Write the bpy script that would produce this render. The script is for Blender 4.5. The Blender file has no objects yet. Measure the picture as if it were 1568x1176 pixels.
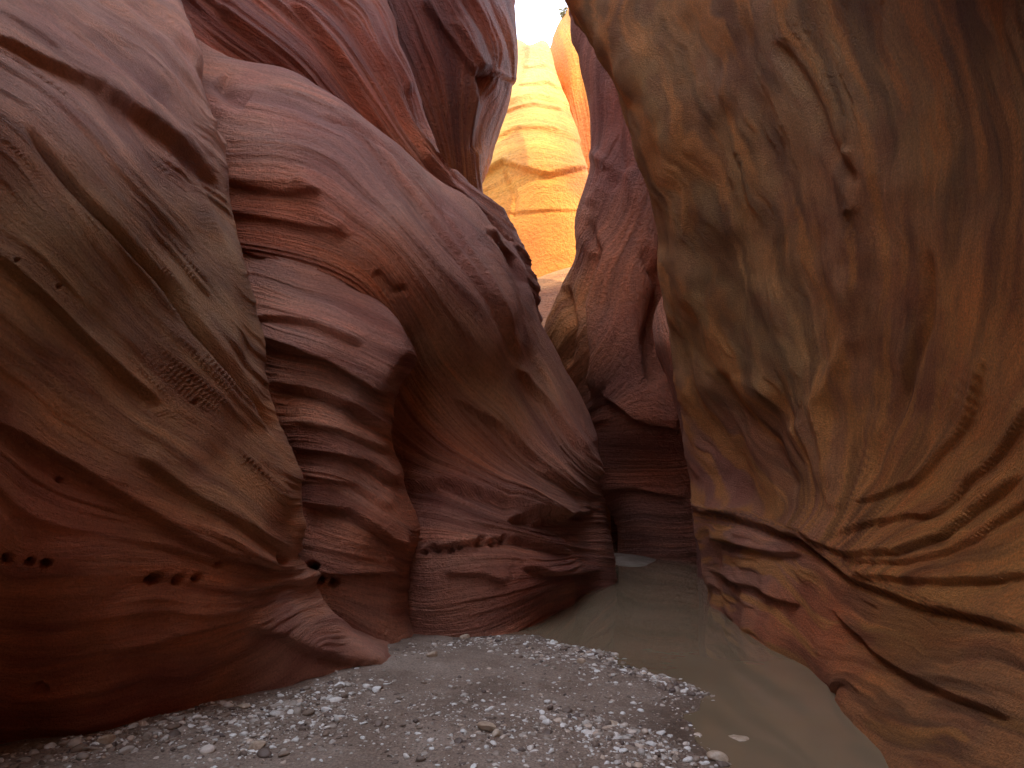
import bpy, math, random
import numpy as np
random.seed(3); np.random.seed(3)
F=1000.0; PITCH=math.atan(182/1000.0); CH=1.5
CP,SP=math.cos(PITCH),math.sin(PITCH)
# ---------- projection helpers
def P(u,v,Y):
    a=(u-784)/F; b=(588-v)/F
    dy=CP-b*SP; dz=SP+b*CP
    t=Y/dy
    return np.array([a*t,Y,CH+dz*t])
def G(u,v,z=0.0):
    a=(u-784)/F; b=(588-v)/F
    dy=CP-b*SP; dz=SP+b*CP
    t=(z-CH)/dz
    return np.array([a*t,dy*t,z])
def UV(p):
    x=p[...,0]; y=p[...,1]; z=p[...,2]-CH
    yc=y*CP+z*SP; zc=-y*SP+z*CP
    yc=np.maximum(yc,1.2)
    return np.clip(784+F*x/yc,-500,2100), np.clip(588-F*zc/yc,-700,1500)
# ---------- noise
def _h(i,j,k,s):
    n=(i*374761393+j*668265263+k*2147483647*3+s*1274126177)&0xffffffff
    n=((n^(n>>13))*1274126177)&0xffffffff
    n=((n^(n>>16))*2246822519)&0xffffffff
    return ((n^(n>>15))&0xffffff)/float(0xffffff)*2-1
def noise(x,y,z,s=0):
    x,y,z=np.broadcast_arrays(x,y,z)
    xi=np.floor(x).astype(np.int64); yi=np.floor(y).astype(np.int64); zi=np.floor(z).astype(np.int64)
    fx=x-xi; fy=y-yi; fz=z-zi
    fx=fx*fx*fx*(fx*(fx*6-15)+10); fy=fy*fy*(3-2*fy); fz=fz*fz*(3-2*fz)
    r=0
    for a in (0,1):
        wa=fx if a else 1-fx
        for b in (0,1):
            wb=fy if b else 1-fy
            for c in (0,1):
                wc=fz if c else 1-fz
                r=r+wa*wb*wc*_h(xi+a,yi+b,zi+c,s)
    return r
def sstep(a,b,x):
    t=np.clip((x-a)/(b-a),0,1); return t*t*(3-2*t)
def beds(S,Pd,a1,a2,lat,s):
    """stack of beds of uneven thickness: each bulges above a sharp undercut"""
    ph=S/Pd+1.3*noise(S/(3.1*Pd),a1/1500,a2/1500,s)
    k=np.floor(ph); f=ph-k
    prof=sstep(0,.2,f)*(1-f)**.8
    am=np.clip(noise(k*.73+.37,a1/lat,a2/lat,s+1)*1.9+.2,0,1.3)
    return prof*am
def fbm(x,y,z,s,o=3):
    r=0;a=1
    for i in range(o): r=r+a*noise(x*2**i,y*2**i,z*2**i,s+i); a*=.5
    return r
# ---------- splines
def spline(t,pts,tn):
    t=np.asarray(t,float); n=len(t); m=np.zeros_like(pts)
    d=(pts[1:]-pts[:-1])/(t[1:]-t[:-1]).reshape((-1,)+(1,)*(pts.ndim-1))
    m[0]=d[0]; m[-1]=d[-1]
    for i in range(1,n-1):
        h0=t[i]-t[i-1]; h1=t[i+1]-t[i]
        m[i]=(d[i-1]*h1+d[i]*h0)/(h0+h1)
    k=np.clip(np.searchsorted(t,tn,side='right')-1,0,n-2)
    h=(t[k+1]-t[k]); s=(tn-t[k])/h
    sh=(-1,)+(1,)*(pts.ndim-1)
    s=s.reshape(sh); h=h.reshape(sh)
    return ((2*s**3-3*s**2+1)*pts[k]+(s**3-2*s**2+s)*h*m[k]+(-2*s**3+3*s**2)*pts[k+1]+(s**3-s**2)*h*m[k+1])
def rbf_fit(guides):
    X=[];V=[]
    for val,pl in guides:
        for q in pl: X.append(q); V.append(val)
    X=np.array(X,float)/300; V=np.array(V,float)
    n=len(X)
    D=np.sqrt(((X[:,None]-X[None])**2).sum(-1)+0.05)
    A=np.zeros((n+3,n+3)); A[:n,:n]=D-np.eye(n)*0.02
    A[:n,n]=1;A[:n,n+1:]=X;A[n,:n]=1;A[n+1:,:n]=X.T
    w=np.linalg.solve(A,np.concatenate([V,[0,0,0]]))
    def f(u,v):
        u=u/300;v=v/300
        r=w[n]+w[n+1]*u+w[n+2]*v
        for i in range(n):
            r=r+w[i]*np.sqrt((u-X[i,0])**2+(v-X[i,1])**2+0.05)
        return r
    return f
def poly_sd(u,v,pl):
    best=np.full(u.shape,1e9); sg=np.ones(u.shape); tt=np.zeros(u.shape)
    pl=np.array(pl,float); L=np.sqrt(((pl[1:]-pl[:-1])**2).sum(1)); T=L.sum(); acc=0
    for i in range(len(pl)-1):
        a=pl[i];b=pl[i+1];e=b-a
        s=np.clip(((u-a[0])*e[0]+(v-a[1])*e[1])/(e@e),0,1)
        du=u-a[0]-s*e[0];dv=v-a[1]-s*e[1]
        d=np.hypot(du,dv); c=e[0]*(v-a[1])-e[1]*(u-a[0])
        m=d<best
        best=np.where(m,d,best); sg=np.where(m,np.where(c<0,1.,-1.),sg); tt=np.where(m,(acc+s*L[i])/T,tt)
        acc+=L[i]
    return best*sg,tt
def link(o,parent=None):
    bpy.context.scene.collection.objects.link(o)
    if parent: o.parent=parent
    return o
def grid_mesh(name,p,attrs=None,cols=None,mat=None,parent=None):
    n,m=p.shape[:2]
    me=bpy.data.meshes.new(name)
    me.vertices.add(n*m); me.vertices.foreach_set('co',p.reshape(-1).astype(np.float32))
    idx=np.arange(n*m).reshape(n,m)
    q=np.stack([idx[:-1,:-1],idx[1:,:-1],idx[1:,1:],idx[:-1,1:]],-1).reshape(-1,4)
    me.loops.add(q.size); me.loops.foreach_set('vertex_index',q.reshape(-1).astype(np.int32))
    me.polygons.add(len(q)); me.polygons.foreach_set('loop_start',np.arange(0,q.size,4,dtype=np.int32))
    me.update(calc_edges=True)
    me.polygons.foreach_set('use_smooth',np.ones(len(q),bool))
    for k,a in (attrs or {}).items():
        at=me.attributes.new(k,'FLOAT','POINT'); at.data.foreach_set('value',a.reshape(-1).astype(np.float32))
    if cols is not None:
        at=me.attributes.new('tint','FLOAT_COLOR','POINT')
        c=np.concatenate([cols,np.ones(cols.shape[:-1]+(1,))],-1)
        at.data.foreach_set('color',c.reshape(-1).astype(np.float32))
    if mat: me.materials.append(mat)
    return link(bpy.data.objects.new(name,me),parent)

# ---------- materials
def newmat(name):
    m=bpy.data.materials.new(name); m.use_nodes=True
    nt=m.node_tree; nt.nodes.clear()
    out=nt.nodes.new('ShaderNodeOutputMaterial'); b=nt.nodes.new('ShaderNodeBsdfPrincipled')
    nt.links.new(b.outputs[0],out.inputs[0])
    return m,nt,b
class N:
    def __init__(s,nt): s.nt=nt
    def n(s,t,**k):
        x=s.nt.nodes.new(t)
        for a,b in k.items(): setattr(x,a,b)
        return x
    def l(s,a,b): s.nt.links.new(a,b)
    def math(s,op,a,b=None,c=None):
        x=s.n('ShaderNodeMath',operation=op)
        for i,q in enumerate((a,b,c)):
            if q is None: continue
            if isinstance(q,(int,float)): x.inputs[i].default_value=q
            else: s.l(q,x.inputs[i])
        return x.outputs[0]
    def noise(s,vec,scale,detail=4,rough=.55,dist=0):
        x=s.n('ShaderNodeTexNoise'); x.inputs['Scale'].default_value=scale
        x.inputs['Detail'].default_value=detail; x.inputs['Roughness'].default_value=rough
        x.inputs['Distortion'].default_value=dist
        if vec is not None: s.l(vec,x.inputs['Vector'])
        return x.outputs['Fac']
    def ramp(s,fac,stops):
        x=s.n('ShaderNodeValToRGB'); e=x.color_ramp.elements
        e[0].position=stops[0][0]; e[0].color=(*stops[0][1],1)
        e[1].position=stops[-1][0]; e[1].color=(*stops[-1][1],1)
        for p,c in stops[1:-1]:
            q=e.new(p); q.color=(*c,1)
        s.l(fac,x.inputs[0]); return x.outputs[0]
    def mix(s,mode,f,a,b):
        x=s.n('ShaderNodeMix',data_type='RGBA',blend_type=mode)
        if isinstance(f,(int,float)): x.inputs[0].default_value=f
        else: s.l(f,x.inputs[0])
        for q,i in ((a,6),(b,7)):
            if isinstance(q,tuple): x.inputs[i].default_value=(*q,1)
            else: s.l(q,x.inputs[i])
        return x.outputs[2]
def rock_mat(name,scale,contrast=1.0,grain=1.0,bump=1.0):
    m,nt,b=newmat(name); g=N(nt)
    S=g.n('ShaderNodeAttribute',attribute_name='strata').outputs['Fac']
    T=g.n('ShaderNodeAttribute',attribute_name='tint').outputs['Color']
    pos=g.n('ShaderNodeNewGeometry').outputs['Position']
    sep=g.n('ShaderNodeSeparateXYZ'); g.l(pos,sep.inputs[0])
    k=1/scale
    c=g.n('ShaderNodeCombineXYZ')
    g.l(g.math('MULTIPLY',S,1.0/6.0),c.inputs[0])
    g.l(g.math('MULTIPLY',g.math('MULTIPLY_ADD',sep.outputs[1],.7,sep.outputs[0]),k/90),c.inputs[1])
    g.l(g.math('MULTIPLY',g.math('MULTIPLY_ADD',sep.outputs[1],-.5,sep.outputs[2]),k/90),c.inputs[2])
    h1=g.noise(c.outputs[0],1,4,.75)
    h2=g.noise(pos,.17*k,4,.78)
    c2=g.ramp(h1,[(.3,(.64,.58,.56)),(.5,(1,1,1)),(.7,(1.25,1.2,1.16))])
    c4=g.ramp(h2,[(.3,(.60,.58,.58)),(.7,(1.3,1.28,1.26))])
    cc=g.mix('MULTIPLY',min(1,.75*contrast),T,c2); cc=g.mix('MULTIPLY',min(1,.55*grain),cc,c4)
    g.l(cc,b.inputs['Base Color']); b.inputs['Roughness'].default_value=.66
    b.inputs['Specular IOR Level'].default_value=.4
    h=g.math('ADD',g.math('MULTIPLY',h1,4.4),g.math('MULTIPLY',h2,4.0*grain))
    bp=g.n('ShaderNodeBump'); bp.inputs['Strength'].default_value=1; bp.inputs['Distance'].default_value=scale*3.9*bump
    g.l(h,bp.inputs['Height']); g.l(bp.outputs[0],b.inputs['Normal'])
    return m

def wall(name,cols,guides,parent,tints,top=(),bottom=(),wrapL=(),wrapR=(),ledges=(),pits=(),res=1.4,amp=1.0,
         zoneB=None,contrast=1.0,seed=0,und=1.0,grain=1.0,maxn=900,streak=None,bump=1.0):
    C=[]
    for c in cols:
        pts=[np.array(q[1:],float) if q[0]=='w' else P(*q) for q in c]
        pts=[pts[0]+np.array(o) for o in bottom]+pts
        last=pts[-1]
        for o in top: pts.append(last+np.array(o))
        C.append(np.array(pts,float))
    for o in wrapL: C.insert(0,C[0]+np.array(o))
    r=C[-1]
    for o in wrapR: C.append(r+np.array(o))
    lens=[]
    for c in C:
        u,v=UV(c); d=np.hypot(np.hypot(np.diff(u),np.diff(v)),F*.12*np.linalg.norm(np.diff(c,axis=0),axis=1)/np.maximum(6,c[1:,1]))+1
        lens.append(np.concatenate([[0],np.cumsum(d)]))
    NR=int(min(maxn,max(l[-1] for l in lens)/res))
    D=[]
    for c,l in zip(C,lens):
        l=l/l[-1]; D.append(spline(l,c,np.linspace(0,1,NR)))
    D=np.array(D)
    u,v=UV(D)
    dd=np.hypot(np.diff(u,axis=0),np.diff(v,axis=0)).mean(1)*1.0+F*.1*np.linalg.norm(np.diff(D,axis=0),axis=2).mean(1)/np.maximum(6,D[1:,:,1].mean(1))+3
    t=np.concatenate([[0],np.cumsum(dd)]); NC=int(min(maxn,t[-1]/res)); t/=t[-1]
    p=spline(t,D,np.linspace(0,1,NC))
    a=np.gradient(p,axis=0); b=np.gradient(p,axis=1)
    n=np.cross(a,b); n/=(np.linalg.norm(n,axis=-1,keepdims=True)+1e-9)
    n=n*np.sign(((np.array([0,0,CH])-p)*n).sum(-1).mean())
    u,v=UV(p)
    Ym=np.median(np.clip(p[...,1],3,None)); k=1000.0/Ym
    px=np.maximum(p[...,1],2.5)/F
    S=rbf_fit(guides)(u,v)
    x,y,z=p[...,0]*k,p[...,1]*k,p[...,2]*k
    wu=noise(x/160,y/160,z/160,seed+9)*12+noise(x/60,y/60,z/60,seed+10)*3
    if zoneB:
        SB=rbf_fit(zoneB[1])(u,v); sd,_=poly_sd(u,v,zoneB[0]); m=sstep(-14,14,sd)
        S=SB*(1-m)+S*m
    S=S+wu
    a1=(x+.7*y); a2=z-.5*y
    mask=sstep(-.3,.5,noise(x/180,y/180,z/180,seed+3))
    mask2=sstep(-.25,.4,noise(x/130,y/130,z/130,seed+33))
    h=und*(noise(x/200,y/200,z/200,seed+1)*12+noise(x/85,y/85,z/85,seed+2)*4)
    B1=beds(S,52,a1,a2,420,seed+4); B2=beds(S,19,a1,a2,260,seed+14); B3=beds(S,7.5,a1,a2,170,seed+24)
    h=h+amp*((.4+.6*mask)*B1*11+(.15+.85*mask2)*B2*6+(.1+.9*mask)*B3*3.2)
    h=h+amp*noise(S/4.2,a1/80,a2/80,seed+7)*.8
    for kind,A,wa,wb,pl in ledges:
        sd,tt=poly_sd(u+wu*.5,v+wu*.5,pl); tp=sstep(0,.12,tt)*sstep(0,.12,1-tt)
        if kind=='l':
            s=np.tanh(sd/2.2)
            f=np.where(sd>0,A*np.exp(-np.abs(sd)/wa),A*.9*np.exp(-np.abs(sd)/wb))*s
        elif kind=='g': f=-A*np.exp(-(sd/wa)**2)
        else: f=A*np.exp(-(sd/np.where(sd>0,wa,wb))**2)
        h=h+f*tp
    for (pu,pv,pr,pd) in pits:
        q=noise(u/7,v/7,0*u,5)*.35
        rr=((u-pu)/pr)**2+((v-pv)/(pr*.8))**2+q
        h=h-1.7*pd*np.exp(-np.maximum(rr,0)**2)
    p=p+n*(h*px)[...,None]
    TA=np.array([t_[:2] for t_ in tints],float); TC=np.array([t_[2] for t_ in tints])
    W=0;c=0
    for i in range(len(TA)):
        w=1/(((u-TA[i,0])**2+(v-TA[i,1])**2)/1e4+.25)**1.6
        W=W+w; c=c+w[...,None]*TC[i]
    c=c/W[...,None]
    # mineral banding
    f1=noise(S/26,a1/300,a2/300,seed+40)+.5*noise(S/11,a1/200,a2/200,seed+41)
    f3=fbm(x/110,y/110,z/110,seed+42)
    f5=noise(S/5,a1/120,a2/120,seed+43)
    def lerp(A,B,t): return A+(B-A)*t[...,None]
    dk=np.array([.66,.53,.50]); lt=np.array([1.28,1.2,1.10])
    mul=lerp(np.ones(3),dk,sstep(.05,.7,-f1)*contrast)*lerp(np.ones(3),lt,sstep(.05,.7,f1)*contrast)
    mul=mul*lerp(np.ones(3),np.array([.92,.84,.86]),sstep(0,.6,-f3))*lerp(np.ones(3),np.array([1.10,1.04,.95]),sstep(0,.6,f3))
    mul=mul*(1+.15*f5*contrast)[...,None]
    c=c*mul
    if streak is not None:
        fs=fbm(S/15,a1/300,a2/300,seed+50); fq=sstep(.0,.45,fs)*.75
        c=lerp(c,np.array(streak),fq)
        fd=fbm(S/22,a1/500,a2/500,seed+60); c=c*(1-.38*sstep(.15,.55,fd))[...,None]
    c=np.clip(c,.01,.97)
    return grid_mesh(name,p,{'strata':S},c,rock_mat(name+'_stone',Ym/1000,contrast,grain,bump),parent)

def empty(name):
    e=bpy.data.objects.new(name,None); return link(e)
LW=empty('canyon_wall'); RW=empty('canyon_wall.001'); BW=empty('sandstone_cliff')
tan=(.47,.265,.125); red=(.58,.175,.07); mauve=(.60,.29,.20); dred=(.44,.11,.05); org=(.76,.31,.08); borg=(.96,.40,.07); plum=(.48,.205,.15); brn=(.52,.24,.10)

# ===== LEFT: near buttress
wall('near_buttress',[
 [('w',-3.4,-8,0),('w',-3.0,-8,1.2),('w',-2.9,-8,3),('w',-3.3,-8,4.5),('w',-4.5,-8,7)],
 [('w',-3.3,-2,0),('w',-2.9,-2,1.2),('w',-2.8,-2,3),('w',-3.1,-2,4.5),('w',-4.2,-2,7)],
 [('w',-3.3,1.5,0),('w',-2.8,1.5,1.2),('w',-2.7,1.5,2.8),('w',-2.9,1.5,4.0),('w',-4.0,1.6,6.5)],
 [(-150,1200,3.7),(-150,950,3.15),(-150,600,2.9),(-150,300,2.8),(-150,20,2.95),(-150,-150,3.7),(-150,-350,4.6)],
 [(0,1168,4.2),(0,1060,4.0),(0,900,3.6),(0,600,3.4),(0,300,3.3),(0,60,3.45),(0,-100,4.3),(0,-300,5.3)],
 [(200,1137,4.55),(200,1040,4.35),(200,900,4.1),(200,700,4.05),(200,450,4.05),(210,200,4.15),(180,60,4.9),(140,-100,5.8),(100,-300,7)],
 [(400,1083,5.3),(385,980,5.1),(375,880,4.9),(370,780,4.85),(350,600,4.85),(310,400,4.85),(290,250,4.95),(255,110,5.6),(220,0,6.2),(180,-200,7.4)],
 [(520,1055,5.8),(480,985,5.6),(440,900,5.5),(430,830,5.4),(438,750,5.35),(410,650,5.3),(375,520,5.3),(345,390,5.3),(322,280,5.45),(300,180,5.8),(270,70,6.3),(245,-10,6.9),(215,-180,8)],
 [(617,1020,6.4),(560,985,6.3),(492,930,6.0),(455,860,5.9),(458,790,5.85),(453,720,5.8),(426,650,5.75),(396,520,5.75),(369,400,5.75),(345,290,5.9),(328,200,6.2),(300,90,6.7),(272,0,7.3),(245,-170,8.4)]],
 [(-150,[(0,0),(100,70),(200,150),(330,290)]),(-380,[(30,190),(100,270),(200,390),(300,510),(420,640)]),
  (-570,[(0,395),(130,510),(200,570),(330,680),(440,770)]),(-700,[(0,560),(200,700),(350,790),(450,850)]),
  (-770,[(0,680),(200,770),(440,865)]),(-860,[(0,855),(200,870),(460,890)]),(-990,[(0,1010),(200,990),(400,945),(490,915)]),
  (-1090,[(0,1120),(200,1090),(400,1040),(600,1000)]),(0,[(130,0),(220,60),(310,170)])],
 LW,[(100,50,mauve),(250,150,mauve),(100,400,tan),(300,450,tan),(200,650,brn),(350,750,brn),(100,800,red),(300,900,red),(100,1000,red),(450,950,mauve),(550,1000,mauve),(200,1100,dred),(50,-500,org),(-300,-500,org),(200,-600,org)],  # orange anchors on the unseen rim added to bounce warm light rightward
 top=[(-.9,.2,2.5),(-1.9,.4,6),(-3.6,.5,12),(-6.5,.5,20)],bottom=[(0,.05,-.6)],wrapR=[(-.35,.8,0),(-1.6,1.8,0),(-4,2.5,0)],
 ledges=[('l',12,60,40,[(-40,40),(60,90),(150,135),(230,190),(310,262),(350,300)]),
  ('g',17,6,6,[(30,185),(100,270),(200,385),(260,450),(300,510),(360,580),(440,680)]),
  ('l',10,30,30,[(-20,380),(130,520),(200,580),(260,630)]),
  ('l',11,50,26,[(-20,640),(120,720),(200,775),(330,850),(470,880)]),
  ('l',8,30,20,[(200,700),(300,770),(450,850)]),
  ('l',9,40,20,[(150,1000),(200,990),(300,965),(380,950)]),
  ('l',12,40,16,[(370,958),(420,975),(480,1000),(600,1035)]),
  ('l',8,20,14,[(380,905),(440,890),(490,900)]),('r',10,8,10,[(440,870),(520,930),(570,960),(630,992)]),
  ('r',9,8,14,[(120,30),(200,80),(270,150),(335,240)]),('r',8,8,14,[(40,10),(140,90),(240,170),(330,265)]),('r',7,7,12,[(-10,0),(80,60),(180,130),(300,245)])],
 pits=[(8,853,8,20),(45,858,7,18),(70,862,8,20),(237,887,10,26),(272,888,8,16),(300,886,7,14),(425,858,8,18),(460,852,9,22),(478,868,8,18),(484,890,9,22),(500,882,8,18),(515,897,9,20),(462,832,6,14),(60,1055,12,12),(95,735,5,8),(300,615,4,5),(335,862,6,12),(20,400,4,5),(85,440,4,5)],
 seed=11,amp=.64,contrast=.7)
# ===== stacked bulges
wall('stacked_ledges',[
 [(300,1060,6.8),(300,900,6.9),(300,700,7.1),(300,500,7.2),(300,400,7.6),(290,320,8.6)],
 [(400,1050,6.7),(400,860,6.7),(400,700,6.9),(400,560,6.9),(390,450,7.2),(370,390,7.8),(350,320,8.8)],
 [(500,1030,6.7),(490,930,6.6),(490,860,6.6),(490,780,6.75),(500,700,6.75),(500,640,6.75),(510,590,6.9),(510,530,6.85),(490,450,7.2),(450,400,7.7),(420,340,8.7)],
 [(590,1015,7.0),(575,930,7.0),(580,860,6.95),(590,810,6.9),(565,740,7.1),(555,680,7.0),(560,620,7.1),(595,560,7.1),(590,510,7.2),(550,455,7.6),(510,405,8.2),(480,350,9.2)],
 [(634,1000,7.4),(616,950,7.4),(612,880,7.4),(626,832,7.4),(605,750,7.5),(592,660,7.5),(603,590,7.5),(634,535,7.5),(620,495,7.7),(585,455,8.2),(540,410,9),(510,360,10)]],
 [(-410,[(380,410),(500,450),(630,515)]),(-520,[(395,520),(500,550),(600,595)]),(-600,[(410,600),(500,612),(590,650)]),(-690,[(440,690),(520,700),(600,745)]),
  (-780,[(455,780),(540,795),(620,835)]),(-860,[(480,860),(560,880),(612,880)]),(-940,[(490,935),(620,995)])],
 LW,[(450,450,mauve),(550,500,plum),(480,620,mauve),(530,750,mauve),(560,820,red),(500,900,mauve)],
 bottom=[(0,0,-.6)],wrapR=[(.0,.7,0),(-.6,1.8,0)],
 ledges=[('l',22,30,14,[(370,512),(440,535),(500,552),(560,590),(610,600)]),('l',10,16,10,[(370,480),(470,495),(560,530)]),
  ('l',18,24,10,[(405,585),(480,598),(540,620),(600,665)]),('l',14,26,9,[(430,680),(500,690),(560,705),(615,745)]),
  ('l',9,14,8,[(440,640),(520,655),(600,690)]),('l',18,30,12,[(455,770),(540,785),(600,830),(640,850)]),('l',8,14,8,[(450,725),(540,740),(610,785)]),
  ('l',12,20,10,[(460,880),(540,885),(600,880),(620,890)])],
 seed=31,amp=.75,pits=[(478,868,9,26),(490,890,8,22),(515,895,8,20)])
# ===== big dome
wall('domed_buttress',[
 [(250,1000,8),(250,700,8),(250,450,8),(250,300,8.1),(260,160,8.6),(270,80,9.4),(280,40,10.5)],
 [(340,1000,8),(340,700,8),(340,480,7.9),(340,300,7.9),(345,190,8.2),(355,120,8.9),(365,88,10)],
 [(450,1000,8.3),(450,700,8.2),(450,480,7.8),(460,330,7.8),(460,220,8.2),(455,150,9.0),(450,112,10.2)],
 [(560,990,8.2),(560,800,8.4),(555,600,8.4),(545,480,7.9),(540,380,7.7),(540,290,8.0),(530,215,8.8),(530,160,10.2)],
 [(640,982,7.9),(628,900,8.0),(620,800,8.3),(618,700,8.9),(618,600,9.1),(615,500,8.3),(610,400,7.8),(605,310,8.2),(600,245,9.3),(600,208,10.6)],
 [(750,979,7.85),(735,880,7.9),(722,780,8.3),(715,690,9.1),(710,600,9.4),(700,500,8.7),(690,420,8.5),(680,350,9.0),(665,295,10),(655,262,11.2)],
 [(850,940,9.3),(855,880,9.0),(838,800,9.3),(805,700,10.1),(790,600,10.4),(780,510,10.1),(768,440,10.1),(755,390,10.7),(745,350,11.5),(740,328,12.4)],
 [(905,908,11.6),(900,860,11.3),(885,790,11.4),(872,710,11.6),(852,640,11.8),(825,570,11.9),(808,500,12),(795,440,12.3),(780,395,12.7),(770,362,13.4)],
 [(936,885,13.4),(932,845,13.4),(912,760,13.4),(907,665,13.3),(887,605,13.3),(855,550,13.4),(833,505,13.5),(818,450,13.7),(803,410,14),(788,378,14.4)]],
 [(-150,[(340,130),(450,150),(560,210),(680,325),(780,430),(830,510)]),(-210,[(340,210),(450,225),(560,285),(660,400),(760,520),(850,650),(900,730)]),
  (-320,[(350,320),(450,330),(540,370),(620,460),(680,560),(760,660),(860,740),(905,780)]),(-420,[(370,405),(480,430),(580,490),(640,600),(720,690),(800,750),(890,790)]),
  (-700,[(610,750),(700,770),(800,800),(900,815)]),(-790,[(620,840),(720,835),(850,850),(930,850)]),
  (-850,[(620,900),(720,890),(850,885),(935,875)]),(-930,[(620,978),(750,970),(930,900)]),(-480,[(600,600),(680,690),(760,740)])],
 LW,[(400,200,mauve),(500,200,plum),(420,330,red),(600,300,mauve),(560,420,red),(700,360,plum),(680,500,brn),(750,450,plum),(750,600,brn),(700,700,red),(650,800,plum),(750,780,plum),(850,770,mauve),(720,890,mauve),(820,900,dred),(880,850,plum)],
 top=[(-.2,.8,.15),(-.6,2.5,.1)],bottom=[(0,0,-.6)],wrapR=[(-.02,.9,0),(-1.0,2.5,0),(-3,4,0)],
 ledges=[('l',14,40,18,[(330,370),(400,400),(470,420),(560,470),(640,530)]),('l',7,16,12,[(335,325),(400,332),(480,350),(545,360)]),
  ('r',9,10,22,[(450,265),(490,310),(530,355)]),('l',9,16,10,[(340,280),(420,290),(500,300)]),
  ('g',12,5,5,[(480,165),(540,195),(600,240),(660,300),(700,340)]),('l',10,22,14,[(560,220),(640,300),(710,390),(760,470),(800,560)]),
  ('g',10,6,6,[(570,410),(600,445),(625,440)]),('l',8,18,10,[(600,250),(680,330),(740,420),(780,520)]),('l',8,14,10,[(790,560),(840,620),(890,700)]),
  ('l',14,40,26,[(600,740),(680,740),(760,770),(830,800),(880,790)]),
  ('l',14,30,14,[(780,800),(840,790),(900,780)]),('l',11,16,12,[(640,840),(720,835),(800,830),(880,850)]),
  ('l',12,20,12,[(800,870),(850,880),(925,880)]),('l',9,20,12,[(680,880),(740,885),(780,900)]),
  ('g',18,16,12,[(330,110),(345,135),(375,150)]),('l',9,20,30,[(690,610),(760,650),(830,720),(890,760)]),
  ('l',9,14,8,[(740,350),(790,400),(815,440)])],
 pits=[(648,845,5,11),(665,840,6,12),(690,842,5,11),(703,838,4,10),(735,830,7,14),(755,832,5,11),(770,826,5,10)],
 seed=51,amp=.78,contrast=.8)
# ===== upper red wall
wall('upper_red_wall',[
 [(100,400,9.5),(100,150,10),(90,-100,11),(60,-350,13)],
 [(250,400,10.5),(250,150,10.6),(240,-50,11.4),(220,-300,13)],
 [(400,350,11.5),(400,140,11.3),(390,0,11.9),(370,-130,12.8),(350,-300,14)],
 [(560,400,12.8),(530,230,12.2),(500,110,12.2),(475,0,12.8),(450,-150,14)],
 [(700,480,14.2),(650,330,13.4),(610,200,13.0),(570,90,13.2),(540,0,13.8),(510,-180,15)],
 [(790,500,15.4),(770,400,15),(725,310,14.6),(680,262,14),(640,190,13.8),(600,90,14),(565,0,14.6),(530,-190,16)],
 [(828,500,16.4),(817,430,16.3),(765,325,15.8),(705,268,15.3),(657,190,15),(617,90,15),(583,0,15.6),(550,-200,17)]],
 [(-300,[(290,20),(400,110),(520,200),(640,330),(740,430)]),(-170,[(380,0),(480,80),(570,180),(660,290),(800,420)]),(-40,[(500,0),(570,90),(640,210),(720,290)]),(40,[(580,0),(625,110),(670,210)])],
 LW,[(350,80,dred),(450,60,dred),(540,60,dred),(600,150,dred),(650,250,red),(740,330,plum),(790,400,plum),(480,-100,dred)],
 top=[(-1.,.3,4),(-2.5,.5,9),(-5,.5,16)],bottom=[(0,0,-2),(0,0,-9)],wrapR=[(-.1,1.2,0),(-1.8,3,0)],
 ledges=[('l',14,24,14,[(440,0),(520,90),(580,190),(640,280)]),('l',10,20,10,[(330,20),(420,100),(480,150)]),('g',12,6,6,[(620,130),(660,210),(700,262)]),('l',10,16,10,[(520,0),(590,110),(650,240),(710,300)]),('l',8,14,10,[(690,280),(750,340),(800,410)])],seed=71,amp=1.1)
shade_red=(.17,.035,.022)  # very dark red: the alcove's shade put into its stone tint
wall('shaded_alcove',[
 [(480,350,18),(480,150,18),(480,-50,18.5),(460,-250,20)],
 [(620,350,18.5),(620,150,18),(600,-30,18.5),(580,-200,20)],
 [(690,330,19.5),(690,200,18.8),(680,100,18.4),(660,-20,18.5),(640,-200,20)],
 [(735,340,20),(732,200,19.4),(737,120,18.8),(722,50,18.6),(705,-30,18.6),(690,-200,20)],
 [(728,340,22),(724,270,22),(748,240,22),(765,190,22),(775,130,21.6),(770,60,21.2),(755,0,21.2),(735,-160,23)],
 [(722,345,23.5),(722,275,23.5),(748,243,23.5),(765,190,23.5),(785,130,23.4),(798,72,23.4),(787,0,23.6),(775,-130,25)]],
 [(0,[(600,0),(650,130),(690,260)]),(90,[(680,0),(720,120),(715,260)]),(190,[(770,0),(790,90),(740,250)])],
 LW,[(620,80,shade_red),(680,100,shade_red),(700,200,shade_red),(720,60,shade_red),(735,120,shade_red),(690,-50,shade_red),(740,0,shade_red),(760,60,(.34,.07,.03)),(795,70,(.7,.22,.05)),(780,-10,(.45,.10,.04)),(745,245,(.85,.28,.05)),(772,170,(.85,.28,.05))],  # right edge painted bright orange as sunlit, the rest painted dark as shaded
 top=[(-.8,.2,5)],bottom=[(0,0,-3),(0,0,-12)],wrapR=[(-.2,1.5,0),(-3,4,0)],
 ledges=[('l',8,14,14,[(690,30),(735,110),(790,130)]),('g',14,8,8,[(735,100),(745,160),(725,240)]),('l',12,14,12,[(640,0),(690,60),(730,120)]),('g',10,8,8,[(700,-20),(740,50),(760,120)])],seed=91,amp=1.0,und=.6)
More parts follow.
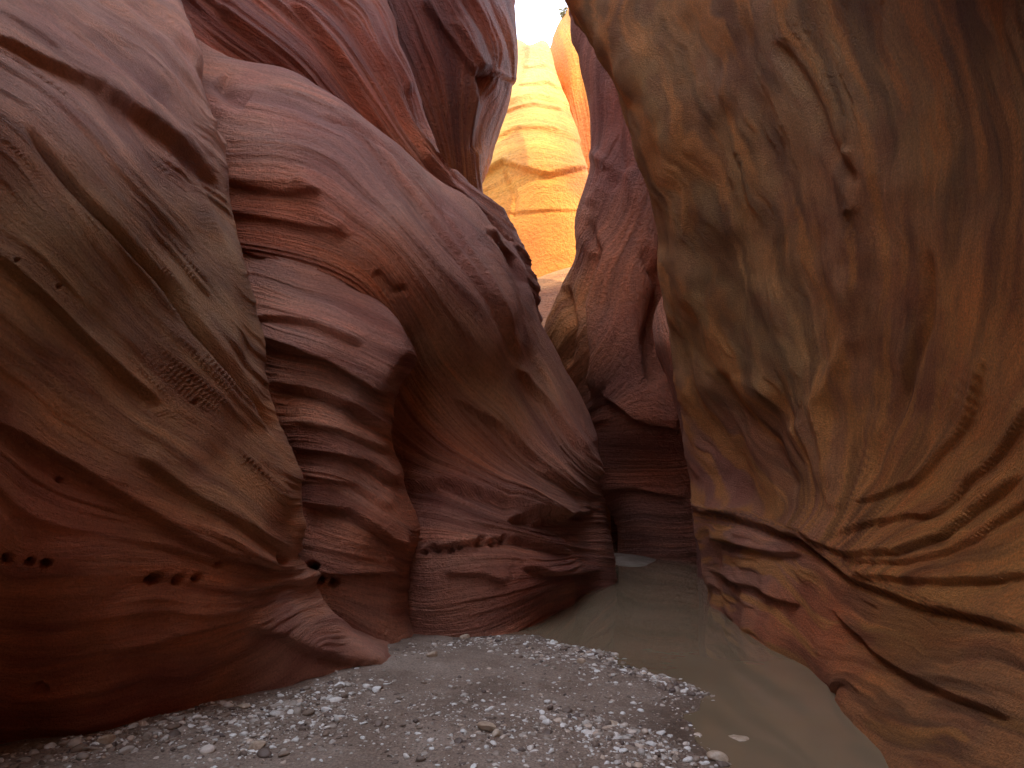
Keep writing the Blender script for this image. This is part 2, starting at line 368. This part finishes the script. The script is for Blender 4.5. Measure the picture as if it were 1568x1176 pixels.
# ===== sunlit cliffs
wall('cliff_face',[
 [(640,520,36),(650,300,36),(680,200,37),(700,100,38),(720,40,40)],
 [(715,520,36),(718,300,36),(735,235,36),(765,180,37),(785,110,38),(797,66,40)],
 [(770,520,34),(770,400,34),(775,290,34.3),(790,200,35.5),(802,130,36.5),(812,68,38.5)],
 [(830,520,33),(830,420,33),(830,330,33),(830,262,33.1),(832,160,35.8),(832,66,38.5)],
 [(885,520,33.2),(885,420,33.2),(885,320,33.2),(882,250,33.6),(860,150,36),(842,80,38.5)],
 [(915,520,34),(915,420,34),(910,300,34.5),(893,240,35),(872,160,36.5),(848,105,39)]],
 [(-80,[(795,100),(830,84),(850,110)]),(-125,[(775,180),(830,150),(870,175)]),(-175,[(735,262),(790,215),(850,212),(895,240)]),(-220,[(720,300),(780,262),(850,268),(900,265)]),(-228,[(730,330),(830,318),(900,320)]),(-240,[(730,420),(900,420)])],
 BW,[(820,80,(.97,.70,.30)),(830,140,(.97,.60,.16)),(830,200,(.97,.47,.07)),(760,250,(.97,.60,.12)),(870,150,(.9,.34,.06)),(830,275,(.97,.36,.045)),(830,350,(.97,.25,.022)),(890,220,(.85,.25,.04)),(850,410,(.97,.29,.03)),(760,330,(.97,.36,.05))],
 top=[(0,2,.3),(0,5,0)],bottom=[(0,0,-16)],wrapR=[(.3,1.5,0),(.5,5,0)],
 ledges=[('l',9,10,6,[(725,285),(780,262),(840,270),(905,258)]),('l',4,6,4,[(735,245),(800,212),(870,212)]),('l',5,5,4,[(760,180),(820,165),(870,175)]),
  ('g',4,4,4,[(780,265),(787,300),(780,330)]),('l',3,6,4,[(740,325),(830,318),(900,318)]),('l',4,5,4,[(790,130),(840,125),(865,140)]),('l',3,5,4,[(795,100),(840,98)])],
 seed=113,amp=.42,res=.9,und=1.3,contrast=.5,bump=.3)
wall('rim_pillar',[
 [(852,420,42),(850,250,42),(847,120,42),(847,72,42.5),(858,36,44)],
 [(870,420,40),(868,250,40),(866,120,40),(866,60,41),(870,16,43)],
 [(900,420,39),(900,250,39),(895,120,39),(892,30,40),(885,-40,42)],
 [(950,420,38),(950,250,38),(945,120,38),(940,0,39),(930,-90,41)]],
 [(0,[(850,60),(862,150),(880,250)]),(40,[(880,0),(895,120),(905,250)]),(-20,[(845,120),(858,220)])],
 BW,[(870,100,(.96,.36,.05)),(880,30,(.96,.45,.09)),(895,220,org)],top=[(.5,2,.3),(1,5,0)],bottom=[(0,0,-16)],wrapL=[(0.3,2,0)],seed=121,amp=.4,res=1.1,und=.6,contrast=.6,bump=.4)
wall('talus_slope',[
 [(740,600,22),(760,520,24),(770,470,27),(775,440,31)],
 [(810,590,22),(812,520,24),(815,465,27),(820,432,31)],
 [(860,580,22),(860,500,24),(862,455,27),(866,415,31)],
 [(930,570,22),(930,500,24),(925,440,27),(915,405,31)]],
 [(-440,[(800,445),(870,425)]),(-480,[(800,485),(870,465)]),(-520,[(800,525),(870,505)])],
 BW,[(840,450,(.86,.40,.14)),(840,520,(.66,.28,.11))],top=[(0,3,0)],bottom=[(0,0,-8)],seed=131,amp=.6,res=1.2,und=.5)

# ===== RIGHT: far bend
wall('fluted_bend',[
 [(948,851,20),(946,800,20),(918,740,19.8),(906,655,19.5),(882,600,19),(857,560,18.8),(838,517,18.7),(848,480,18.6),(866,430,18.6),(882,395,18.5),(885,340,18.5),(898,285,18.5),(908,220,18.6),(902,150,19),(891,90,19.2),(880,20,19.6),(866,-70,20.5)],
 [(965,851,19.3),(955,800,19),(930,730,18.8),(915,640,18.3),(895,580,17.8),(880,540,17.6),(868,500,17.6),(878,455,17.7),(895,410,17.6),(895,350,17.5),(912,290,17.6),(922,220,17.7),(915,140,18.2),(905,60,18.6),(890,-60,19.6)],
 [(1000,851,18.4),(980,790,18),(960,720,17.6),(945,640,16.6),(935,570,16.1),(925,500,16),(930,440,16.2),(925,380,16.8),(930,320,16.9),(945,250,17),(940,170,17.4),(930,60,18),(915,-70,19)],
 [(1060,850,17.4),(1035,770,17),(1010,700,16.5),(990,630,15.6),(975,560,15.4),(965,500,15.4),(975,430,15.6),(960,340,16.3),(972,260,16.4),(968,160,16.8),(960,40,17.3),(945,-80,18.2)],
 [(1110,850,16.8),(1090,770,16.4),(1060,700,16),(1030,620,15.7),(1010,560,15.8),(1000,490,15.8),(1010,420,15.8),(1010,340,16),(1010,250,16),(1005,150,16.4),(995,30,17),(980,-80,17.8)],
 [(1220,850,16),(1200,700,15.5),(1150,500,15.2),(1120,300,15.4),(1080,100,16),(1040,-80,17)]],
 [(-480,[(845,490),(880,400),(905,330),(940,250),(950,120)]),(-560,[(870,560),(910,470),(940,380),(975,300),(985,150)]),(-640,[(905,650),(960,600),(1020,610),(1060,640)]),
  (-720,[(915,730),(980,705),(1060,710)]),(-800,[(945,800),(1060,800)]),(-850,[(945,850),(1060,850)]),(-380,[(885,330),(905,220),(895,100)])],
 RW,[(860,500,org),(870,450,org),(900,400,plum),(930,500,plum),(960,450,red),(920,250,plum),(960,150,dred),(960,600,plum),(1000,700,dred),(1000,800,plum),(910,100,plum)],  # low dark red anchor paints in the shade of the gap
 top=[(.5,0,3),(1.0,0,6),(2,0,12)],bottom=[(0,0,-.6)],wrapL=[(.6,1.3,0),(3,3,0)],wrapR=[(-.3,-2.5,0),(-1,-6,0)],
 ledges=[('r',14,16,14,[(905,340),(935,400),(915,470),(925,560),(920,610)]),('g',18,9,9,[(900,620),(905,540),(900,470),(925,390),(895,330)]),
  ('g',14,8,8,[(870,560),(880,500),(870,440)]),('r',12,14,14,[(960,250),(985,330),(1000,420)]),('g',14,8,8,[(1000,600),(985,520),(1005,440),(975,380)]),
  ('l',14,24,12,[(930,600),(980,640),(1040,660)]),('r',8,9,9,[(905,230),(940,260),(905,320)]),('l',8,20,14,[(920,750),(980,745),(1060,760)]),('g',12,9,9,[(925,60),(940,160),(950,250),(930,300)])],
 seed=151,amp=.55,contrast=.8)
wall('leak_cover_wall',[  # added wall that covers a bright leak between dome and far bend
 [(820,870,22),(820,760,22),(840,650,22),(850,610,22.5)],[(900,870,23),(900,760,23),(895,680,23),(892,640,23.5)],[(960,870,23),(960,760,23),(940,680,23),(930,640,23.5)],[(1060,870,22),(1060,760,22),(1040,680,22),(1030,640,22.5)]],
 [(-850,[(840,850),(1000,850)]),(-780,[(840,780),(1000,780)]),(-700,[(840,700),(1000,700)])],RW,[(930,800,(.26,.11,.08))],bottom=[(0,0,-.6)],seed=155,res=2.5,amp=.3,contrast=.5)  # dark tint puts the gap's shade into the stone colour
wall('narrow_bulge',[
 [(1066,851,14),(1060,790,14),(1054,710,13.8),(1036,630,13.5),(1012,565,13.3),(991,520,13.3),(993,482,13.4),(1010,450,13.6),(1030,400,14.2)],
 [(1090,860,13.2),(1085,790,13),(1075,710,12.8),(1056,620,12.6),(1030,560,12.4),(1012,515,12.4),(1015,475,12.6),(1035,440,13),(1055,390,13.6)],
 [(1150,870,12.4),(1130,750,12),(1100,620,11.9),(1070,530,11.9),(1060,470,12.2),(1080,400,12.8),(1100,340,13.4)],
 [(1230,870,12),(1200,700,11.7),(1150,540,11.7),(1140,440,12.2),(1150,340,13)]],
 [(0,[(995,500),(1030,600),(1060,760)]),(30,[(1020,470),(1050,600),(1085,760)]),(70,[(1060,450),(1090,600),(1120,760)])],
 RW,[(1010,500,mauve),(1040,600,plum),(1060,750,plum)],bottom=[(0,0,-.6)],top=[(.3,1.5,.2)],wrapL=[(.3,.8,0),(2,2,0)],seed=161,amp=.6)
# ===== near right overhang
ytan=(.54,.31,.115)
wall('overhanging_wall',[
 [(1086,925,10.5),(1079,860,10.3),(1062,780,10.2),(1056,700,10),(1046,620,9.6),(1032,540,9.3),(1020,470,9),(1016,400,8.8),(1000,320,8.5),(976,240,8.3),(950,150,8.2),(915,70,8.4),(872,0,8.7),(830,-110,9.3)],
 [(1105,945,9.5),(1100,870,9.5),(1090,790,9.5),(1085,700,9.3),(1075,620,9.0),(1058,540,8.7),(1045,460,8.4),(1035,390,8.1),(1018,310,7.9),(995,220,7.7),(970,130,7.6),(935,50,7.8),(895,-30,8.1),(860,-120,8.7)],
 [(1150,975,7.9),(1145,900,8.1),(1135,815,8.2),(1140,760,8.5),(1130,690,8.4),(1115,620,8.3),(1095,500,7.9),(1080,400,7.6),(1060,250,7.2),(1030,100,7.0),(985,-30,7.2),(940,-130,7.6)],
 [(1255,1035,6.1),(1240,950,6.5),(1225,850,6.7),(1215,780,7.0),(1205,700,7.1),(1190,550,6.8),(1185,400,6.4),(1180,250,6.0),(1160,100,5.8),(1120,-50,5.8),(1090,-150,6)],
 [(1310,1110,4.85),(1335,1010,5.2),(1325,900,5.5),(1325,800,5.8),(1320,700,5.9),(1320,550,5.6),(1335,400,5.1),(1345,250,4.7),(1340,100,4.5),(1310,-70,4.4),(1290,-180,4.5)],
 [(1350,1190,4.05),(1430,1070,4.2),(1445,930,4.5),(1445,830,4.75),(1440,750,4.85),(1450,550,4.5),(1470,400,4.1),(1480,200,3.7),(1485,50,3.5),(1480,-120,3.45),(1470,-220,3.5)],
 [(1420,1300,3.2),(1540,1150,3.3),(1568,980,3.6),(1568,850,3.8),(1568,700,3.75),(1568,550,3.6),(1568,350,3.25),(1568,150,3.0),(1568,0,2.9),(1568,-250,2.8)],
 [('w',1.8,1.8,0),('w',2.35,1.8,.6),('w',2.7,1.8,1.5),('w',2.75,1.8,2.5),('w',2.55,1.7,3.6),('w',2.2,1.6,5.),('w',1.9,1.6,6.5)],
 [('w',1.9,-2,0),('w',2.4,-2,.6),('w',2.8,-2,1.5),('w',2.8,-2,2.5),('w',2.7,-2,3.6),('w',2.3,-2,5.),('w',2.0,-2,6.5)],
 [('w',1.6,-9,0),('w',2.0,-9,.6),('w',2.3,-9,1.5),('w',2.3,-9,2.5),('w',2.2,-9,3.6),('w',1.9,-9,5.),('w',1.8,-9,6.5)],
 [('w',-2.5,-14,0),('w',-2.2,-13.7,.6),('w',-2.,-13.5,1.5),('w',-2.,-13.5,2.5),('w',-2.,-13.6,3.6),('w',-2,-14,5.),('w',-2,-14,6.5)]],
 [(0,[(930,60),(990,230),(1050,380),(1110,560),(1180,680),(1230,800)]),(90,[(1050,0),(1130,200),(1190,400),(1240,600),(1260,780)]),
  (200,[(1200,0),(1280,200),(1310,400),(1310,600),(1290,790)]),(320,[(1350,0),(1420,200),(1430,400),(1400,600),(1320,800)]),
  (440,[(1500,0),(1560,200),(1550,400),(1500,600),(1410,740),(1330,840)]),(540,[(1640,620),(1568,690),(1460,790),(1340,860)]),(620,[(1640,800),(1568,840),(1440,870)])],
 RW,[(970,150,ytan),(1100,300,ytan),(1150,100,tan),(1300,100,ytan),(1300,300,brn),(1450,200,ytan),(1200,550,ytan),(1080,500,ytan),(1350,550,brn),(1500,500,org),(1400,750,org),(1530,800,org),(1150,850,mauve),(1100,740,plum),(1200,740,brn),(1250,950,red),(1400,950,org),(1450,1080,brn)],
 top=[(-.1,.1,3),(.6,.3,7),(1.6,.4,12),(2.6,.4,20),(3.4,.4,27)],bottom=[(-.05,0,-.6)],wrapL=[(.35,.8,0),(2,2,0),(5,3,0)],
 zoneB=([(900,760),(1080,785),(1150,800),(1230,825),(1300,885),(1430,935),(1568,965),(1800,990)],
  [(-790,[(1070,785),(1200,815),(1290,880),(1430,930),(1568,960)]),(-860,[(1080,850),(1180,880),(1270,960),(1400,1010),(1568,1050)]),(-920,[(1085,910),(1180,960),(1270,1030),(1400,1100),(1568,1150)])]),
 ledges=[('l',10,30,16,[(1050,775),(1150,800),(1230,825),(1300,885),(1430,935),(1600,970)]),
  ('l',9,20,16,[(1225,820),(1300,850),(1380,850),(1450,815),(1568,720)]),('l',7,16,12,[(1260,830),(1330,800),(1420,790),(1500,720),(1600,600)]),
  ('l',7,14,10,[(1280,855),(1380,865),(1470,840),(1600,750)]),('l',6,12,10,[(1300,770),(1400,740),(1470,660),(1520,540)]),
  ('l',8,20,14,[(1290,880),(1380,890),(1460,895),(1600,880)]),
  ('g',12,12,12,[(1105,560),(1130,620),(1180,680),(1220,760)]),('r',10,16,30,[(1015,370),(1080,480),(1130,580),(1200,620)]),
  ('r',9,12,20,[(1290,790),(1250,700),(1210,640)]),('g',12,10,14,[(1190,60),(1240,140),(1270,220),(1320,290)]),('r',8,12,12,[(1300,220),(1290,270),(1310,330)]),
  ('l',9,30,20,[(1270,930),(1340,1000),(1400,1040),(1568,1110)]),('l',9,16,12,[(1080,870),(1130,895),(1230,930)]),('l',9,18,12,[(1080,820),(1160,845),(1230,850)]),
  ('r',12,14,14,[(1290,400),(1300,520),(1260,620),(1290,760)]),('g',9,10,10,[(1430,380),(1420,500),(1370,620),(1320,760)])],
 seed=171,amp=.6,grain=1.7,streak=(.78,.34,.09),maxn=980,und=.65,contrast=.6)

# ---------- ground + water
shore=[G(*q)[:2] for q in [(560,968),(700,972),(830,972),(880,988),(930,1000),(1000,1032),(1085,1062),(1062,1100),(1105,1150),(1140,1190),(1160,1260)]]
shore=[np.array([-3,8.3])]+shore+[np.array([1.2,1.5]),np.array([1.2,-8])]
def axis(a,b,step,far):
    c=np.arange(a,b,step); e=np.geomspace(.1,far,24)
    return np.concatenate([a-e[::-1],c,c[-1]+e])
xs=axis(-4.5,4.5,.03,500); ys=axis(1.5,16,.03,500)
X,Y=np.meshgrid(xs,ys,indexing='ij')
sd,tt=poly_sd(X,Y,shore)
t0,_=poly_sd(np.array([0.0]),np.array([5.0]),shore)
if t0[0]<0: sd=-sd
sd=sd+noise(X*2,Y*2,0*X,5)*.12+noise(X*6,Y*6,0*X,6)*.04
Z=np.where(sd>0,np.minimum(.10,sd*.07),np.maximum(-.35,sd*.25))
Z=Z+sstep(0,.3,sd)*(noise(X*1.3,Y*1.3,0*X,7)*.025+noise(X*5,Y*5,0*X,8)*.012+noise(X*16,Y*16,0*X,9)*.005)
Z=np.where((np.abs(X)>12)|(Y>60)|(Y<-20),-.05,Z)
m,nt,b=newmat('damp_sand'); g=N(nt)
pos=g.n('ShaderNodeNewGeometry').outputs['Position']
w=g.n('ShaderNodeAttribute',attribute_name='wet').outputs['Fac']
c=g.ramp(g.noise(pos,1.6,5,.65),[(.3,(.19,.135,.10)),(.5,(.29,.215,.165)),(.7,(.39,.31,.25))])
c=g.mix('MULTIPLY',.6,c,g.ramp(g.noise(pos,60,3,.7),[(.35,(.42,.40,.38)),(.65,(1.4,1.4,1.4))]))
c=g.mix('MULTIPLY',w,c,(.6,.55,.5))
g.l(c,b.inputs['Base Color']); g.l(g.math('SUBTRACT',.85,g.math('MULTIPLY',w,.5)),b.inputs['Roughness'])
bp=g.n('ShaderNodeBump'); bp.inputs['Strength'].default_value=1; bp.inputs['Distance'].default_value=.024
g.l(g.math('ADD',g.noise(pos,45,4,.7),g.math('MULTIPLY',g.noise(pos,9,3,.6),2)),bp.inputs['Height']); g.l(bp.outputs[0],b.inputs['Normal'])
ground=grid_mesh('ground',np.stack([X,Y,Z],-1),{'wet':1-sstep(.05,.45,sd)},None,m)
m,nt,b=newmat('muddy_water'); g=N(nt)
pos=g.n('ShaderNodeNewGeometry').outputs['Position']
g.l(g.ramp(g.noise(pos,.6,3),[(.3,(.19,.14,.085)),(.7,(.24,.18,.115))]),b.inputs['Base Color'])
b.inputs['Roughness'].default_value=.01; b.inputs['IOR'].default_value=1.5
bp=g.n('ShaderNodeBump'); bp.inputs['Strength'].default_value=.04; bp.inputs['Distance'].default_value=.02
g.l(g.noise(pos,3.5,2,.5,.5),bp.inputs['Height']); g.l(bp.outputs[0],b.inputs['Normal'])
wx=np.linspace(-4,8,40); wy=np.linspace(-9,26,80); WX,WY=np.meshgrid(wx,wy,indexing='ij')
grid_mesh('stream_water',np.stack([WX,WY,WX*0+.004],-1),None,None,m)
m2=ground.data.materials[0]
cx,cy,_=G(958,856); th=np.linspace(0,2*np.pi,60); rr=np.linspace(0,1,12)
R,TH=np.meshgrid(rr,th,indexing='ij'); ex=R*(1+.15*np.sin(3*TH+1))
sp=np.stack([cx-.05+ex*np.cos(TH)*.85,cy+ex*np.sin(TH)*2.3,.13*(1-R**2)-.02+noise(ex*np.cos(TH)*3,ex*np.sin(TH)*3,R*0,3)*.01],-1)
grid_mesh('sandbar',sp,{'wet':R*0},None,m2)

# ---------- gravel
import bmesh
def ico(sub):
    bm=bmesh.new(); bmesh.ops.create_icosphere(bm,subdivisions=sub,radius=1)
    v=np.array([q.co[:] for q in bm.verts]); f=np.array([[a.index for a in q.verts] for q in bm.faces]); bm.free(); return v,f
iv,ifc=ico(2)
def zg(x,y):
    i=np.clip(np.searchsorted(xs,x),0,len(xs)-1); j=np.clip(np.searchsorted(ys,y),0,len(ys)-1); return Z[i,j]
def stones(name,items,mat):
    V=[];Fc=[];T=[]
    for k,(x,y,s,zoff) in enumerate(items):
        r=np.random
        d=iv.copy(); q=r.uniform(-1,1,3)
        nrm=np.array(r.normal(size=(7,3))); nrm/=np.linalg.norm(nrm,axis=1,keepdims=True)
        for nn in nrm:
            t=d@nn; lim=r.uniform(.5,.85); d-=np.maximum(t-lim,0)[:,None]*nn
        d=d*np.array([1,r.uniform(.5,1),r.uniform(.3,.65)])
        a=r.uniform(0,6.28); R_=np.array([[math.cos(a),-math.sin(a),0],[math.sin(a),math.cos(a),0],[0,0,1]])
        tl=r.normal()*.25; R2=np.array([[1,0,0],[0,math.cos(tl),-math.sin(tl)],[0,math.sin(tl),math.cos(tl)]])
        d=(d@R2.T@R_.T)*s+np.array([x,y,zg(x,y)+s*zoff])
        V.append(d); Fc.append(ifc+k*len(iv)); T.append(np.full(len(iv),r.uniform()))
    V=np.concatenate(V);Fc=np.concatenate(Fc);T=np.concatenate(T)
    me=bpy.data.meshes.new(name); me.vertices.add(len(V)); me.vertices.foreach_set('co',V.reshape(-1).astype(np.float32))
    me.loops.add(Fc.size); me.loops.foreach_set('vertex_index',Fc.reshape(-1).astype(np.int32))
    me.polygons.add(len(Fc)); me.polygons.foreach_set('loop_start',np.arange(0,Fc.size,3,dtype=np.int32)); me.update(calc_edges=True)
    at=me.attributes.new('rnd','FLOAT','POINT'); at.data.foreach_set('value',T.astype(np.float32))
    me.materials.append(mat); return link(bpy.data.objects.new(name,me))
m,nt,b=newmat('gravel_stone'); g=N(nt)
r_=g.n('ShaderNodeAttribute',attribute_name='rnd').outputs['Fac']; pos=g.n('ShaderNodeNewGeometry').outputs['Position']
c=g.ramp(r_,[(0,(.10,.07,.06)),(.3,(.26,.19,.14)),(.6,(.42,.37,.32)),(.82,(.84,.84,.82)),(1,(.55,.42,.32))])
c=g.mix('MULTIPLY',.5,c,g.ramp(g.noise(pos,50,3,.7),[(.3,(.6,.58,.55)),(.7,(1.15,1.15,1.15))]))
g.l(c,b.inputs['Base Color']); b.inputs['Roughness'].default_value=.55
items=[]
def band(pl,wd,n,smin,smax):
    pl=[G(*q)[:2] for q in pl]
    for _ in range(n):
        i=random.randrange(len(pl)-1); t=random.random(); q=pl[i]*(1-t)+pl[i+1]*t
        x=q[0]+random.gauss(0,wd); y=q[1]+random.gauss(0,wd)
        s=min(smax,smin*(1/(random.random()+.03))**.62); items.append((x,y,s,random.uniform(-.3,.2)))
band([(40,1190),(200,1160),(330,1120),(450,1100),(560,1065)],.16,2000,.007,.06)
band([(300,1180),(420,1150),(520,1120)],.22,800,.007,.05)
band([(840,980),(900,1000),(960,1020),(1020,1045),(1070,1062)],.11,2000,.008,.05)
band([(760,985),(850,1010),(930,1040)],.28,1300,.007,.035)
band([(620,1020),(700,990),(760,985)],.18,600,.006,.035)
band([(880,1120),(960,1150),(1080,1180)],.16,1000,.007,.045)
band([(500,1150),(700,1100),(850,1120),(1000,1090)],.6,3800,.005,.03)
band([(700,1180),(820,1150),(1000,1180)],.3,800,.006,.04)
stones('gravel',items,m)
big=[(1125,1128,.11,.25),(745,1152,.07,.2),(662,1022,.085,.2),(712,980,.085,.2),(370,1107,.06,.2),(392,1168,.07,.2),(1098,1165,.07,.2),(940,1125,.045,.2),(760,1160,.05,.1),(160,1168,.06,.2),(890,1025,.05,.2)]
m,nt,b=newmat('river_rock_stone'); g=N(nt); pos=g.n('ShaderNodeNewGeometry').outputs['Position']
g.l(g.ramp(g.noise(pos,14,6,.7),[(.3,(.26,.17,.11)),(.5,(.46,.35,.25)),(.7,(.62,.54,.45))]),b.inputs['Base Color']); b.inputs['Roughness'].default_value=.7
bp=g.n('ShaderNodeBump'); bp.inputs['Strength'].default_value=.6; bp.inputs['Distance'].default_value=.01; g.l(g.noise(pos,40,5,.7),bp.inputs['Height']); g.l(bp.outputs[0],b.inputs['Normal'])
iv,ifc=ico(3)
for (u_,v_,s_,zo) in big:
    q=G(u_,v_); o=stones('river_rock',[(q[0],q[1],s_,zo)],m)
# ---------- shrub on the rim
sb=empty('shrub'); base=P(864,26,42.5)
m,nt,b=newmat('leaf'); b.inputs['Base Color'].default_value=(.26,.27,.08,1); b.inputs['Roughness'].default_value=.6
mt,nt,b=newmat('twig'); b.inputs['Base Color'].default_value=(.22,.14,.08,1)
V=[];Fc=[];TV=[];TF=[]
for i in range(14):
    a=random.uniform(0,6.28); L=random.uniform(.4,.8); d=np.array([math.cos(a)*.5,math.sin(a)*.5,1.0])*L
    k=len(TV); w=.02
    TV+= [base+np.array([w,0,-.3]),base+np.array([-w,0,-.3]),base+np.array([0,w,-.3]),base+d]; TF+=[(k,k+1,k+3),(k+1,k+2,k+3),(k+2,k,k+3)]
    for j in range(20):
        c=base+d*random.uniform(.4,1.05)+np.random.normal(size=3)*.13
        e1=np.random.normal(size=3)*.045; e2=np.random.normal(size=3)*.03; k=len(V)
        V+=[c-e1,c+e2,c+e1,c-e2]; Fc.append((k,k+1,k+2,k+3))
for nm,vv,ff,mm in (('leaves',V,Fc,m),('stems',TV,TF,mt)):
    me=bpy.data.meshes.new(nm); me.from_pydata([tuple(q) for q in vv],[],ff); me.materials.append(mm); link(bpy.data.objects.new(nm,me),sb)

# ---------- light: sun + bright hazy sky
EL=math.radians(40); sdir=np.array([.58,-.81]); sdir/=np.linalg.norm(sdir)
vec=np.array([sdir[0]*math.cos(EL),sdir[1]*math.cos(EL),math.sin(EL)])
from mathutils import Vector
L=bpy.data.lights.new('sun','SUN'); L.energy=5; L.angle=math.radians(.5); L.color=(1,.93,.80)
so=link(bpy.data.objects.new('sun',L)); so.rotation_euler=Vector(vec).to_track_quat('Z','Y').to_euler()
W=bpy.data.worlds.new('World'); bpy.context.scene.world=W; W.use_nodes=True; nt=W.node_tree
bg=nt.nodes['Background']; sky=nt.nodes.new('ShaderNodeTexSky'); sky.sky_type='NISHITA'; sky.sun_disc=False
sky.sun_elevation=EL; sky.sun_rotation=math.atan2(sdir[0],sdir[1]); sky.dust_density=2.0; sky.air_density=1.0
g=N(nt); tc=nt.nodes.new('ShaderNodeTexCoord')
veil=g.ramp(g.noise(tc.outputs['Generated'],1.5,4,.6),[(.3,(.75,.75,.75)),(.6,(.97,.97,.97))])
hz=g.mix('MIX',veil,sky.outputs[0],(19.0,20.8,25.0))
nt.links.new(hz,bg.inputs[0]); bg.inputs[1].default_value=.15
sc=bpy.context.scene; sc.view_settings.view_transform='Standard'; sc.view_settings.look='None'; sc.view_settings.exposure=0
cam=bpy.data.cameras.new('camera'); co=link(bpy.data.objects.new('camera',cam)); co.location=(0,0,CH)
co.rotation_euler=(math.pi/2+PITCH,0,0); cam.sensor_width=36; cam.lens=36*F/1568; cam.clip_end=3000; cam.clip_start=.05
sc.camera=co
